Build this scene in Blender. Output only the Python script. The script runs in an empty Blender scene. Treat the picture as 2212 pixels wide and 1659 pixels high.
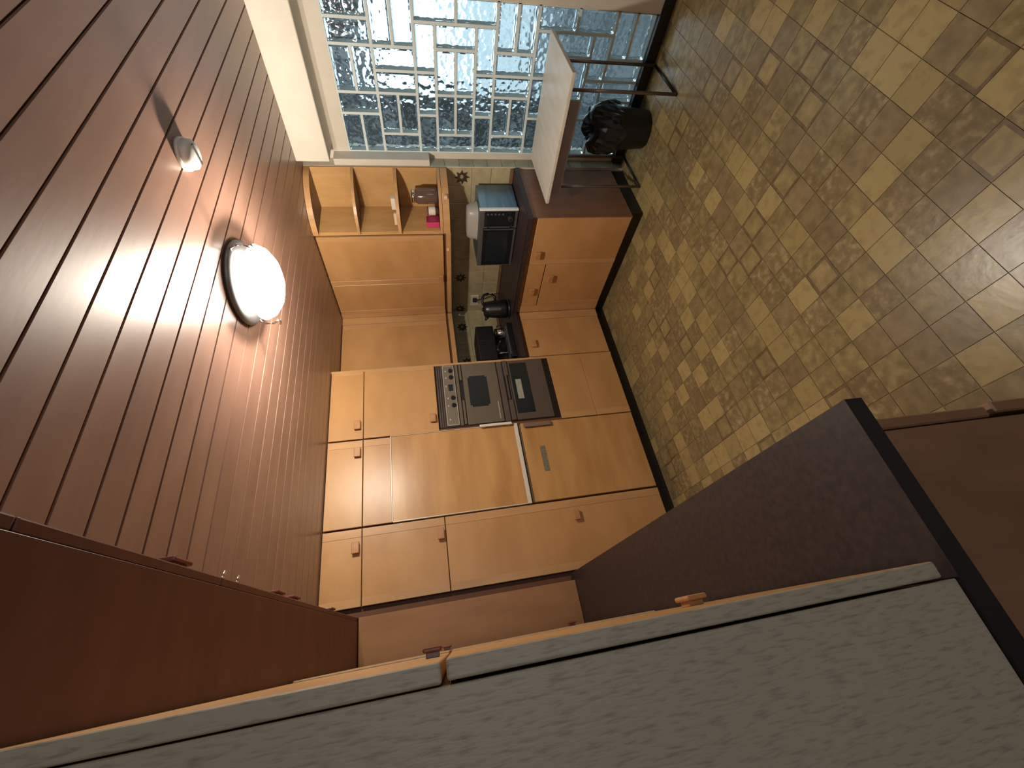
import bpy, bmesh, math, random
from mathutils import Vector, Matrix
random.seed(7)
PI = math.pi
sc = bpy.context.scene
C = sc.collection

# ------------------------------------------------------------------ camera, world, light, exposure
H_CAM = 1.62
cam_d = bpy.data.cameras.new('camera')
cam_d.sensor_fit = 'HORIZONTAL'
cam_d.sensor_width = 36.0
cam_d.lens = 914.7 / 2212 * 36.0
cam_d.clip_start = 0.02
cam = bpy.data.objects.new('camera', cam_d)
C.objects.link(cam)
R_ = Vector((0.84744866, -0.52433993, -0.08305657))   # upright right
U_ = Vector((0.16605187, 0.11320602, 0.97959745))     # upright up
F_ = Vector((0.50423956, 0.84395025, -0.18300392))    # forward
# the photograph lies on its side: picture right = world down, picture up = world right
cam.matrix_world = Matrix((( -U_.x, R_.x, -F_.x, 0), (-U_.y, R_.y, -F_.y, 0), (-U_.z, R_.z, -F_.z, H_CAM), (0, 0, 0, 1)))
sc.camera = cam
sc.view_settings.view_transform = 'Standard'
sc.view_settings.look = 'None'
sc.view_settings.gamma = 1.0
sc.view_settings.use_curve_mapping = False
sc.view_settings.exposure = 0.0
sc.cycles.max_bounces = 10
sc.cycles.diffuse_bounces = 3
sc.cycles.transmission_bounces = 8
sc.cycles.sample_clamp_indirect = 6.0

w = bpy.data.worlds.new('world')
sc.world = w
w.use_nodes = True
nt = w.node_tree
nt.nodes.clear()
wo = nt.nodes.new('ShaderNodeOutputWorld')
bg = nt.nodes.new('ShaderNodeBackground')
bg.inputs['Color'].default_value = (0.72, 0.90, 1.0, 1)
bg.inputs['Strength'].default_value = 1.8
nt.links.new(bg.outputs[0], wo.inputs[0])


def area(name, loc, direction, sx, sy, power, col):
    d = bpy.data.lights.new(name, 'AREA')
    d.shape = 'RECTANGLE'
    d.size, d.size_y, d.energy, d.color = sx, sy, power, col
    o = bpy.data.objects.new(name, d)
    C.objects.link(o)
    o.location = loc
    o.rotation_euler = Vector(direction).to_track_quat('-Z', 'Y').to_euler()
    return o


# daylight from the window of the wall behind the camera
area('back_window_light', (0.35, -1.85, 1.55), (0, 1, 0), 1.3, 1.1, 13, (0.88, 0.94, 1.0))


# ------------------------------------------------------------------ materials
def mat(name, col, rough=0.5, metal=0.0, spec=0.5, **k):
    m = bpy.data.materials.new(name)
    m.use_nodes = True
    b = m.node_tree.nodes['Principled BSDF']
    b.inputs['Base Color'].default_value = (*col, 1)
    b.inputs['Roughness'].default_value = rough
    b.inputs['Metallic'].default_value = metal
    b.inputs['Specular IOR Level'].default_value = spec
    for a, v in k.items():
        b.inputs[a.replace('_', ' ')].default_value = v
    return m


def noise_mat(name, c1, c2, scale, stretch=(1, 1, 1), rough=0.5, bump=0.0, bscale=1.0, detail=4, spec=0.5, c3=None, lo=0.35, hi=0.65, per_object=0.0, coat=0.0):
    m = mat(name, c1, rough, 0, spec)
    n, l = m.node_tree.nodes, m.node_tree.links
    b = n['Principled BSDF']
    b.inputs['Coat Weight'].default_value = coat
    g = n.new('ShaderNodeNewGeometry')
    mp = n.new('ShaderNodeMapping')
    mp.inputs['Scale'].default_value = stretch
    l.new(g.outputs['Position'], mp.inputs['Vector'])
    src = mp.outputs[0]
    if per_object:
        oi = n.new('ShaderNodeObjectInfo')
        ml = n.new('ShaderNodeMath'); ml.operation = 'MULTIPLY'; ml.inputs[1].default_value = 37.0
        l.new(oi.outputs['Random'], ml.inputs[0])
        ad = n.new('ShaderNodeVectorMath'); ad.operation = 'ADD'
        l.new(src, ad.inputs[0]); l.new(ml.outputs[0], ad.inputs[1])
        src = ad.outputs[0]
    no = n.new('ShaderNodeTexNoise')
    no.inputs['Scale'].default_value = scale
    no.inputs['Detail'].default_value = detail
    l.new(src, no.inputs['Vector'])
    r = n.new('ShaderNodeValToRGB')
    r.color_ramp.elements[0].position = lo
    r.color_ramp.elements[1].position = hi
    r.color_ramp.elements[0].color = (*c1, 1)
    r.color_ramp.elements[1].color = (*c2, 1)
    if c3:
        e = r.color_ramp.elements.new((lo + hi) / 2)
        e.color = (*c3, 1)
    l.new(no.outputs['Fac'], r.inputs['Fac'])
    out = r.outputs['Color']
    if per_object:
        hs = n.new('ShaderNodeHueSaturation')
        mr = n.new('ShaderNodeMapRange')
        mr.inputs['To Min'].default_value = 1 - per_object
        mr.inputs['To Max'].default_value = 1 + per_object
        l.new(oi.outputs['Random'], mr.inputs['Value'])
        l.new(mr.outputs[0], hs.inputs['Value'])
        l.new(out, hs.inputs['Color'])
        out = hs.outputs[0]
    l.new(out, b.inputs['Base Color'])
    if bump:
        bp = n.new('ShaderNodeBump')
        bp.inputs['Strength'].default_value = bump
        bp.inputs['Distance'].default_value = 0.002
        n2 = n.new('ShaderNodeTexNoise')
        n2.inputs['Scale'].default_value = scale * bscale
        n2.inputs['Detail'].default_value = 3
        l.new(src, n2.inputs['Vector'])
        l.new(n2.outputs['Fac'], bp.inputs['Height'])
        l.new(bp.outputs[0], b.inputs['Normal'])
    return m


M = {}
M['tan'] = noise_mat('tan_wood', (0.47, 0.245, 0.092), (0.55, 0.30, 0.12), 2.6, (1.0, 1.0, 2.2), 0.36, 0.02, 8, 5)
M['tan_edge'] = noise_mat('tan_edge_wood', (0.50, 0.275, 0.118), (0.57, 0.32, 0.14), 4.0, (4.0, 4.0, 0.8), 0.36, 0.03, 8)
M['grain'] = noise_mat('veneer_streaked', (0.44, 0.22, 0.075), (0.60, 0.335, 0.125), 2.4, (0.8, 1.0, 4.0), 0.34, 0.03, 8, 6, lo=0.3, hi=0.7)
M['shelf'] = noise_mat('shelf_wood', (0.52, 0.29, 0.11), (0.60, 0.35, 0.14), 5.0, (3, 3, 1), 0.45)
M['brown_panel'] = noise_mat('brown_end_panel', (0.22, 0.105, 0.055), (0.28, 0.14, 0.075), 5.0, (3, 3, 1), 0.45, 0.05, 6)
M['grey_oak'] = noise_mat('pale_oak', (0.30, 0.245, 0.175), (0.46, 0.385, 0.285), 42.0, (5.0, 5.0, 0.8), 0.5, 0.3, 1, 3, lo=0.26, hi=0.50)
M['red_under'] = noise_mat('red_brown_wood', (0.135, 0.060, 0.052), (0.165, 0.073, 0.062), 5.0, (1, 3, 1), 0.5, 0.05, 5)
M['endwood_shade'] = noise_mat('end_board_shaded_wood', (0.27, 0.13, 0.052), (0.32, 0.16, 0.066), 4.0, (3.0, 3.0, 0.8), 0.45, 0.03, 8)  # wood colour darkened to carry the shade of the overhead cupboard
M['shelf_shade'] = noise_mat('shelf_shaded_wood', (0.10, 0.045, 0.032), (0.13, 0.06, 0.042), 5.0, (1, 3, 1), 0.45)  # shade beneath the shelves put into the dark colour of the boards
M['counter'] = noise_mat('dark_laminate', (0.020, 0.0125, 0.0135), (0.040, 0.025, 0.026), 60, (1, 1, 1), 0.52, 0.15, 2, 6)
M['counter_edge'] = mat('dark_edge', (0.010, 0.009, 0.014), 0.45)
M['plinth'] = mat('black_plinth', (0.010, 0.006, 0.005), 0.5)
M['carcass'] = mat('carcass_brown', (0.14, 0.05, 0.02), 0.6)
M['gap'] = mat('dark_gap', (0.008, 0.004, 0.003), 0.8)
M['knobwood'] = noise_mat('knob_wood', (0.42, 0.20, 0.08), (0.50, 0.26, 0.11), 20, (1, 1, 1), 0.4)
M['knobdark'] = noise_mat('knob_red_wood', (0.16, 0.05, 0.035), (0.20, 0.07, 0.045), 20, (1, 1, 1), 0.35)
M['plank'] = noise_mat('ceiling_plank', (0.225, 0.125, 0.092), (0.27, 0.155, 0.115), 4.0, (0.8, 3, 1), 0.42, 0.06, 6, 4, per_object=0.06, spec=0.5, coat=0.42)
M['plank'].node_tree.nodes['Principled BSDF'].inputs['Coat Roughness'].default_value = 0.27
M['ceil_back'] = mat('ceiling_joint', (0.02, 0.008, 0.004), 0.8)
M['cream'] = noise_mat('cream_paint', (0.68, 0.62, 0.52), (0.72, 0.66, 0.56), 8, (1, 1, 1), 0.55, 0.05, 3)
M['wallp'] = mat('wall_paint', (0.22, 0.18, 0.14), 0.7)
M['tilec'] = noise_mat('cream_tile', (0.42, 0.35, 0.20), (0.52, 0.44, 0.27), 14, (1, 1, 1), 0.3, 0.1, 2, 5, per_object=0.06)
M['tileg'] = noise_mat('olive_tile', (0.34, 0.33, 0.24), (0.44, 0.42, 0.31), 14, (1, 1, 1), 0.3, 0.1, 2, 5, per_object=0.12)
M['tgrout'] = mat('tile_grout', (0.42, 0.38, 0.28), 0.8)
M['flower'] = mat('flower_print', (0.05, 0.035, 0.025), 0.4)
M['flower2'] = mat('flower_heart', (0.35, 0.28, 0.18), 0.4)
M['bgrout'] = mat('block_mortar', (0.72, 0.80, 0.78), 0.7)
M['white'] = mat('white_plastic', (0.75, 0.74, 0.70), 0.4)
M['tabletop'] = noise_mat('table_laminate', (0.62, 0.58, 0.50), (0.70, 0.66, 0.58), 5, (1, 4, 1), 0.4)
M['apron'] = mat('table_apron', (0.25, 0.22, 0.23), 0.5)
M['tube'] = mat('brown_chrome_tube', (0.20, 0.155, 0.135), 0.32, 0.7)
M['chrome'] = mat('chrome', (0.8, 0.8, 0.8), 0.15, 1.0)
M['black'] = mat('black_plastic', (0.010, 0.010, 0.012), 0.35)
M['blackgloss'] = mat('black_glass', (0.010, 0.012, 0.015), 0.10)
M['bin'] = mat('bin_black', (0.008, 0.008, 0.009), 0.55)
M['bag'] = mat('bin_bag', (0.010, 0.011, 0.013), 0.18)
M['steel'] = noise_mat('brushed_steel', (0.12, 0.19, 0.24), (0.20, 0.28, 0.33), 6, (0.3, 0.3, 6), 0.35)
M['steel'].node_tree.nodes['Principled BSDF'].inputs['Metallic'].default_value = 0.7
M['greymetal'] = mat('grey_metal', (0.14, 0.14, 0.14), 0.4, 0.5)
M['oven'] = mat('oven_bronze', (0.17, 0.135, 0.098), 0.34, 0.35)
M['oven2'] = mat('oven_bronze_low', (0.125, 0.095, 0.080), 0.36, 0.3)
M['ovendark'] = mat('oven_dark_trim', (0.018, 0.012, 0.010), 0.4)
M['ovenpanel'] = mat('oven_control_panel', (0.21, 0.17, 0.13), 0.4, 0.3)
M['edge_glint'] = mat('painted_edge_glint', (0.88, 0.88, 0.86), 0.35, 0.0)  # plain white painted in for the lamp's reflection on the chrome edge
M['silverline'] = mat('silver_line', (0.62, 0.56, 0.48), 0.4, 0.3)
M['ovenglass'] = mat('oven_glass', (0.012, 0.017, 0.020), 0.12)
M['sticker'] = noise_mat('sticker_grey', (0.28, 0.27, 0.23), (0.36, 0.35, 0.30), 90, (1, 1, 1), 0.5)
M['sticker2'] = noise_mat('sticker_olive', (0.13, 0.11, 0.07), (0.24, 0.21, 0.15), 90, (1, 1, 1), 0.5)
M['trim'] = mat('pale_trim', (0.72, 0.66, 0.56), 0.4, 0.1)
M['paleh'] = mat('pale_handle', (0.72, 0.66, 0.58), 0.4)
M['brownh'] = mat('brown_handle', (0.20, 0.13, 0.09), 0.4)
M['pink'] = mat('pink_plastic', (0.62, 0.05, 0.17), 0.35)
M['pinkd'] = mat('pink_plastic_dark', (0.33, 0.02, 0.07), 0.35)
M['paper'] = mat('paper_white', (0.75, 0.65, 0.55), 0.6)
M['wax'] = mat('candle_cream', (0.78, 0.56, 0.38), 0.5)
M['tub'] = mat('cloudy_plastic', (0.50, 0.48, 0.44), 0.35)
M['tub'].node_tree.nodes['Principled BSDF'].inputs['Transmission Weight'].default_value = 0.3
M['jar'] = mat('smoky_glass', (0.20, 0.12, 0.10), 0.12)
M['jar'].node_tree.nodes['Principled BSDF'].inputs['Transmission Weight'].default_value = 0.45
M['ground'] = noise_mat('yard_ground', (0.05, 0.065, 0.075), (0.20, 0.23, 0.25), 1.8, (1, 1, 1), 0.8, lo=0.4, hi=0.7)
M['paving'] = noise_mat('pale_paving', (0.40, 0.44, 0.46), (0.58, 0.62, 0.64), 1.2, (1, 1, 1), 0.8)
M['dark_out'] = noise_mat('dark_outbuilding', (0.02, 0.03, 0.036), (0.30, 0.34, 0.36), 3.5, (1, 1, 1), 0.8, lo=0.45, hi=0.75)
M['base'] = mat('baseboard_black', (0.012, 0.010, 0.010), 0.5)
FT = [
    noise_mat('floor_tile_gold', (0.291, 0.222, 0.098), (0.358, 0.281, 0.127), 22, (1, 1, 1), 0.31, 0.3, 1.5, 4, c3=(0.370, 0.281, 0.115), per_object=0.12),
    noise_mat('floor_tile_olive', (0.179, 0.135, 0.057), (0.314, 0.246, 0.109), 26, (1, 1, 1), 0.31, 0.3, 1.5, 5, c3=(0.241, 0.185, 0.081), per_object=0.10),
    noise_mat('floor_tile_brown', (0.179, 0.131, 0.063), (0.269, 0.201, 0.098), 22, (1, 1, 1), 0.31, 0.3, 1.5, 5, c3=(0.224, 0.166, 0.081), per_object=0.10),
    noise_mat('floor_tile_mottled', (0.168, 0.117, 0.052), (0.370, 0.287, 0.144), 34, (1, 1, 1), 0.31, 0.3, 1.5, 5, c3=(0.213, 0.158, 0.075), lo=0.3, hi=0.7, per_object=0.12),
    noise_mat('floor_tile_rim', (0.224, 0.170, 0.075), (0.336, 0.257, 0.115), 24, (1, 1, 1), 0.31, 0.3, 1.5, 4, per_object=0.12),
]
FB = noise_mat('floor_joint', (0.16, 0.11, 0.055), (0.30, 0.23, 0.13), 30, (1, 1, 1), 0.5)
FD = noise_mat('floor_tile_border', (0.12, 0.082, 0.038), (0.19, 0.135, 0.062), 30, (1, 1, 1), 0.36)

# translucent lamp glass
gm = mat('lamp_glass', (1, 0.98, 0.93), 0.4)
gm.node_tree.nodes['Principled BSDF'].inputs['Emission Color'].default_value = (1.0, 0.93, 0.82, 1)
gm.node_tree.nodes['Principled BSDF'].inputs['Emission Strength'].default_value = 14.0
M['lampglass'] = gm

# wavy glass of the blocks
bm_ = bpy.data.materials.new('wavy_block_glass')
bm_.use_nodes = True
n, l = bm_.node_tree.nodes, bm_.node_tree.links
b = n['Principled BSDF']
b.inputs['Base Color'].default_value = (0.88, 0.96, 0.97, 1)
b.inputs['Transmission Weight'].default_value = 1.0
b.inputs['Roughness'].default_value = 0.10
b.inputs['IOR'].default_value = 1.42
g = n.new('ShaderNodeNewGeometry')
oi = n.new('ShaderNodeObjectInfo')
ml = n.new('ShaderNodeMath'); ml.operation = 'MULTIPLY'; ml.inputs[1].default_value = 19.0
l.new(oi.outputs['Random'], ml.inputs[0])
ad = n.new('ShaderNodeVectorMath'); ad.operation = 'ADD'
l.new(g.outputs['Position'], ad.inputs[0]); l.new(ml.outputs[0], ad.inputs[1])
vo = n.new('ShaderNodeTexVoronoi'); vo.feature = 'SMOOTH_F1'
vo.inputs['Scale'].default_value = 34
l.new(ad.outputs[0], vo.inputs['Vector'])
no = n.new('ShaderNodeTexNoise'); no.inputs['Scale'].default_value = 26; no.inputs['Detail'].default_value = 1
l.new(ad.outputs[0], no.inputs['Vector'])
mx = n.new('ShaderNodeMath'); mx.operation = 'ADD'
l.new(vo.outputs['Distance'], mx.inputs[0]); l.new(no.outputs['Fac'], mx.inputs[1])
bp = n.new('ShaderNodeBump'); bp.inputs['Strength'].default_value = 0.75; bp.inputs['Distance'].default_value = 0.006
l.new(mx.outputs[0], bp.inputs['Height']); l.new(bp.outputs[0], b.inputs['Normal'])
M['block'] = bm_


# ------------------------------------------------------------------ builders
def tag(o, label=None, cat=None, group=None, kind=None):
    if label: o['label'] = label
    if cat: o['category'] = cat
    if group: o['group'] = group
    if kind: o['kind'] = kind
    return o


def thing(name, loc, label, cat, group=None):
    o = bpy.data.objects.new(name, None)
    o.empty_display_size = 0.05
    C.objects.link(o)
    o.location = loc
    return tag(o, label, cat, group)


ORG = {}


def origin(o):
    v = Vector((0, 0, 0))
    while o is not None:
        v += o.location
        o = o.parent
    return v


def link(name, me, m, parent=None, loc=None):
    for x in (m if isinstance(m, (list, tuple)) else [m]):
        me.materials.append(x)
    o = bpy.data.objects.new(name, me)
    C.objects.link(o)
    if parent is not None:
        o.parent = parent
    if loc is not None:
        o.location = loc
    return o


def bm_box(bm, x0, x1, y0, y1, z0, z1, bev=0.0, seg=1, mi=0):
    r = bmesh.ops.create_cube(bm, size=1.0)
    vs = r['verts']
    for v in vs:
        v.co = Vector(((x0 + x1) / 2 + v.co.x * (x1 - x0), (y0 + y1) / 2 + v.co.y * (y1 - y0), (z0 + z1) / 2 + v.co.z * (z1 - z0)))
    fs = set(f for v in vs for f in v.link_faces)
    if bev > 0:
        es = list(set(e for v in vs for e in v.link_edges))
        rr = bmesh.ops.bevel(bm, geom=es, offset=bev, segments=seg, affect='EDGES', profile=0.5)
        fs = set(rr['faces']) | set(f for f in fs if f.is_valid)
    for f in fs:
        if f.is_valid:
            f.material_index = mi


def fin(name, bm, m, parent=None, smooth=False):
    """vertices given in world coordinates; stored relative to the parent chain"""
    og = origin(parent) if parent is not None else Vector((0, 0, 0))
    for v in bm.verts:
        v.co -= og
    if smooth:
        for f in bm.faces:
            f.smooth = True
    me = bpy.data.meshes.new(name)
    bm.to_mesh(me)
    bm.free()
    return link(name, me, m, parent)


def box(name, x0, x1, y0, y1, z0, z1, m, parent=None, bev=0.0, seg=1):
    bm = bmesh.new()
    bm_box(bm, x0, x1, y0, y1, z0, z1, bev, seg)
    return fin(name, bm, M[m] if isinstance(m, str) else m, parent)


def lathe(name, cx, cy, prof, m, parent=None, n=32, smooth=True):
    bm = bmesh.new()
    rings = []
    for r, z in prof:
        rings.append([bm.verts.new((cx + r * math.cos(2 * PI * k / n), cy + r * math.sin(2 * PI * k / n), z)) for k in range(n)])
    for a, b2 in zip(rings, rings[1:]):
        for k in range(n):
            bm.faces.new((a[k], a[(k + 1) % n], b2[(k + 1) % n], b2[k]))
    bm.faces.new(rings[0][::-1]); bm.faces.new(rings[-1])
    bmesh.ops.recalc_face_normals(bm, faces=bm.faces)
    return fin(name, bm, M[m] if isinstance(m, str) else m, parent, smooth)


def bm_tube(bm, pts, r, n=10):
    pts = [Vector(p) for p in pts]
    rings = []
    for i, p in enumerate(pts):
        t = (pts[min(i + 1, len(pts) - 1)] - pts[max(i - 1, 0)]).normalized()
        a = t.cross(Vector((0, 0, 1)))
        if a.length < 1e-3:
            a = t.cross(Vector((0, 1, 0)))
        a.normalize(); b2 = t.cross(a)
        rr = r[i] if isinstance(r, (list, tuple)) else r
        rings.append([bm.verts.new(p + (a * math.cos(2 * PI * k / n) + b2 * math.sin(2 * PI * k / n)) * rr) for k in range(n)])
    for a, b2 in zip(rings, rings[1:]):
        for k in range(n):
            bm.faces.new((a[k], a[(k + 1) % n], b2[(k + 1) % n], b2[k]))
    bm.faces.new(rings[0][::-1]); bm.faces.new(rings[-1])
    bmesh.ops.recalc_face_normals(bm, faces=bm.faces)


def tube(name, pts, r, m, parent=None, n=10):
    bm = bmesh.new()
    bm_tube(bm, pts, r, n)
    return fin(name, bm, M[m], parent, True)


# wooden block handle; local x along the door, y = out of the door (negative), z up
def knob_mesh(name, w=0.070, h=0.044, p=0.030, m='knobwood'):
    bm = bmesh.new()
    bm_box(bm, -w / 2 + 0.012, w / 2 - 0.012, -p * 0.55, 0, -h / 2 + 0.006, h / 2 - 0.006, 0.001)
    bm_box(bm, -w / 2, w / 2, -p, -p * 0.5, -h / 2, h / 2, 0.004, 2)
    me = bpy.data.meshes.new(name)
    bm.to_mesh(me); bm.free()
    me.materials.append(M[m])
    return me


KN = knob_mesh('block_handle')
KD = knob_mesh('block_handle_dark', h=0.034, p=0.020, m='knobdark')
KN2 = knob_mesh('small_block_handle', 0.055, 0.040, 0.020, 'knobdark')
KL = knob_mesh('low_block_handle', 0.060, 0.044, 0.020, 'knobwood')


def handle(parent, x, y, z, face, me=None):
    """face: 'S' looks to -Y, 'W' looks to -X, 'E' looks to +X"""
    o = bpy.data.objects.new('handle', me or KN)
    C.objects.link(o)
    o.parent = parent
    o.location = Vector((x, y, z)) - origin(parent)
    o.rotation_euler = (0, 0, {'S': 0, 'W': -PI / 2, 'E': PI / 2}[face])
    return o


# ------------------------------------------------------------------ measures (metres)
ZC = 2.375            # ceiling
YO = 2.840            # front of the tall units
XM = 2.428            # front of the base units under the microwave
ZW = 0.885            # worktop height
XU, YU = 2.690, 3.100 # fronts of the wall units
XW, YW = 3.000, 3.430 # walls behind them
XG = 3.100            # face of the glass blocks

# ------------------------------------------------------------------ structure
fl = box('floor', -1.2, 3.2, -2.2, 3.5, -0.05, -0.0025, FB)
tag(fl, kind='structure')
# vinyl floor squares: the nearest 300 seen ones are pieces, the rest one joined piece
PT = 0.1185


def tile_mesh(name, style):
    bm = bmesh.new()
    h = PT / 2 - 0.0012
    bm_box(bm, -h, h, -h, h, -0.003, 0.0, 0.0)
    top = [f for f in bm.faces if f.normal.z > 0.9]
    if style == 1:
        r = bmesh.ops.inset_individual(bm, faces=top, thickness=0.016, depth=0.0)
        for f in r['faces']:
            f.material_index = 1
    me = bpy.data.meshes.new(name)
    bm.to_mesh(me); bm.free()
    return me


TM = []
for k, mm in enumerate(FT):
    me = tile_mesh('floor_tile_%d' % k, 1 if k == 4 else 0)
    me.materials.append(mm)
    me.materials.append(FD)
    TM.append(me)
cells = []
for i in range(-1, 25):
    for j in range(-9, 20):
        x = 0.874 - PT * 5.5 + i * PT
        y = 1.042 - PT * 3.5 + j * PT
        if x < 0.0 or x > 3.12 or y > 2.92 or y < 0.05:
            continue
        if x > 2.52 and y > 1.9:
            continue
        d = Vector((x, y, -H_CAM))
        f = d.dot(F_)
        if f < 0.2:
            vis = False
        else:
            px = 1106 - 914.7 * d.dot(U_) / f
            py = 829.5 - 914.7 * d.dot(R_) / f
            vis = -60 < px < 2260 and -60 < py < 1300 and not (x < 0.30) and (x - 0.266 > (y - 0.605) * 0.0)
            # hidden behind the peninsula worktop
            t = (0.885 - H_CAM) / (-H_CAM)
            if x * t < 0.24 and 0.60 < y * t < 2.7:
                vis = False
        cells.append((0 if vis else 1, d.length, x, y))
cells.sort()
stuff = bmesh.new()
cnt = 0
for hid, dist, x, y in cells:
    k = random.choices(range(5), (2.6, 3.4, 3.2, 3.2, 1.3))[0]
    if cnt < 300 and not hid:
        o = bpy.data.objects.new('tile', TM[k])
        C.objects.link(o)
        o.parent = fl
        o.location = (x, y, random.uniform(-0.0004, 0.0))
        cnt += 1
    elif not hid or y < 0.7:
        h = PT / 2 - 0.0012
        bm_box(stuff, x - h, x + h, y - h, y + h, -0.003, 0.0, 0, 1, k)
far = fin('tiles_beyond', stuff, FT, fl)
far['kind'] = 'stuff'

# ceiling with tongue and groove planks
ce = box('ceiling', -1.2, 3.3, -2.2, 3.5, ZC + 0.014, ZC + 0.06, 'ceil_back')
tag(ce, kind='structure')
bm = bmesh.new()
bm_box(bm, -0.9, 3.0, -0.0480, 0.0480, 0.0, 0.012, 0.0)
es = [e for e in bm.edges if abs(e.verts[0].co.z) < 1e-5 and abs(e.verts[1].co.z) < 1e-5 and abs(e.verts[0].co.y - e.verts[1].co.y) < 1e-5]
bmesh.ops.bevel(bm, geom=es, offset=0.0022, segments=2, affect='EDGES')
pm = bpy.data.meshes.new('plank')
bm.to_mesh(pm); bm.free()
pm.materials.append(M['plank'])
for k in range(-4, 30):
    o = bpy.data.objects.new('plank', pm)
    C.objects.link(o)
    o.parent = ce
    o.location = (0, 0.585 + 0.1 * k, ZC)

# walls
tag(box('wall_far', -1.2, 3.3, YW + 0.006, YW + 0.10, -0.05, ZC + 0.06, 'tgrout'), kind='structure')
tag(box('wall_left', -1.3, -1.2, -2.2, 3.5, -0.05, ZC + 0.06, 'wallp'), kind='structure')
tag(box('wall_back', -1.3, 3.3, -2.3, -2.2, -0.05, ZC + 0.06, 'wallp'), kind='structure')
wr = bmesh.new()
bm_box(wr, XW + 0.006, 3.22, 1.84 + 0.006, 3.5, -0.05, ZC + 0.06)          # kitchen stretch, ends in a reveal
bm_box(wr, XG, 3.22, 1.797, 1.846, -0.05, ZC + 0.06)
bm_box(wr, XG, 3.22, 0.905, 1.797, 2.062, ZC + 0.06)
bm_box(wr, XG, 3.22, 0.905, 1.797, -0.05, 0.066)
bm_box(wr, XG, 3.22, -2.2, 0.902, -0.05, ZC + 0.06)
tag(fin('wall_right', wr, M['cream']), kind='structure')
# boxed lintel over the glass wall
tag(box('trim_1', 2.87, XG + 0.002, -1.2, 1.738, 2.168, ZC + 0.004, 'cream', bev=0.004), kind='structure')
# rounded board on the reveal beside the glass
tag(box('trim_2', 3.0, XG + 0.002, 1.795, 1.842, 1.508, 2.168, 'cream', bev=0.006, seg=3), kind='structure')
tag(box('trim_3', 3.06, XG + 0.004, 0.80, 0.898, 0.07, 2.16, 'cream', bev=0.008, seg=3), kind='structure')
tag(box('baseboard_right', 3.06, XG + 0.002, -1.5, 1.838, 0.0, 0.07, 'base', bev=0.003), kind='structure')

# glass block window
win = box('window_1', XG + 0.035, XG + 0.105, 0.905, 1.797, 0.066, 2.062, 'bgrout')
bpy.data.objects.remove(win, do_unlink=True)
MY, MZ = (1.797 - 0.905) / 7.0, (2.062 - 0.066) / 16.0
spans = []   # (row from the top, col from the near side, rows, cols)
V, Hh = (1, 2), (2, 1)


def put(r, c, s): spans.append((r, c, s[0], s[1]))


for r in (0, 1): put(r, 5, V)
put(2, 6, Hh); put(4, 5, V); put(5, 6, Hh); put(7, 5, V); put(8, 6, Hh); put(10, 5, V); put(11, 6, Hh); put(13, 5, V); put(14, 6, Hh)
put(0, 4, Hh); put(2, 4, V); put(3, 4, V); put(4, 3, V); put(5, 4, V); put(6, 4, V); put(7, 3, V); put(8, 4, V); put(9, 4, V)
put(10, 3, V); put(11, 4, V); put(12, 4, V); put(13, 3, V); put(14, 4, V); put(15, 4, V)
put(0, 2, V); put(1, 2, V); put(2, 3, Hh); put(2, 2, Hh); put(4, 1, V); put(5, 2, V); put(6, 2, V); put(7, 1, V); put(8, 3, Hh); put(8, 2, Hh)
put(10, 1, V); put(11, 2, V); put(12, 2, V); put(13, 1, V); put(14, 3, Hh); put(14, 2, Hh)
put(0, 1, Hh); put(0, 0, Hh); put(2, 0, V); put(3, 0, V); put(4, 0, Hh); put(6, 0, Hh); put(5, 1, Hh); put(8, 0, V); put(9, 0, V)
put(10, 0, Hh); put(12, 0, Hh); put(11, 1, Hh); put(14, 0, V); put(15, 0, V)
J = 0.008
gb = bmesh.new()
# mortar lattice: bars around every block
occ = {}
for i, (r, c, rr, cc) in enumerate(spans):
    for a in range(rr):
        for b2 in range(cc):
            occ[(r + a, c + b2)] = i
xa, xb = XG + 0.002, XG + 0.085
y0g, z1g = 0.905, 2.062
for r in range(16):
    for c in range(7):
        zc1, zc0 = z1g - r * MZ, z1g - (r + 1) * MZ
        yc0, yc1 = y0g + c * MY, y0g + (c + 1) * MY
        if occ.get((r, c)) != occ.get((r + 1, c), -1):
            bm_box(gb, xa, xb, yc0, yc1, zc0 - J, zc0 + J)
        if occ.get((r, c)) != occ.get((r, c + 1), -1):
            bm_box(gb, xa + 0.0008, xb - 0.0008, yc1 - J, yc1 + J, zc0, zc1)
bm_box(gb, xa, xb, y0g - J, y0g + J, z1g - 16 * MZ, z1g)
bm_box(gb, xa, xb, y0g, y0g + 7 * MY, z1g - J, z1g + J)
win = fin('window_1', gb, M['bgrout'])
tag(win, kind='structure')


def block_mesh(name, dy, dz):
    bm = bmesh.new()
    bm_box(bm, 0.0, 0.080, -dy / 2, dy / 2, -dz / 2, dz / 2, 0.009, 2)
    me = bpy.data.meshes.new(name)
    bm.to_mesh(me); bm.free()
    me.materials.append(M['block'])
    return me


BV = block_mesh('block_wide', 2 * MY - 2 * J + 0.001, MZ - 2 * J + 0.001)
BH = block_mesh('block_tall', MY - 2 * J + 0.001, 2 * MZ - 2 * J + 0.001)
for r, c, rr, cc in spans:
    o = bpy.data.objects.new('glass_block', BV if cc == 2 else BH)
    C.objects.link(o)
    o.parent = win
    o.location = (XG + 0.0, y0g + (c + cc / 2) * MY, z1g - (r + rr / 2) * MZ)

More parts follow.
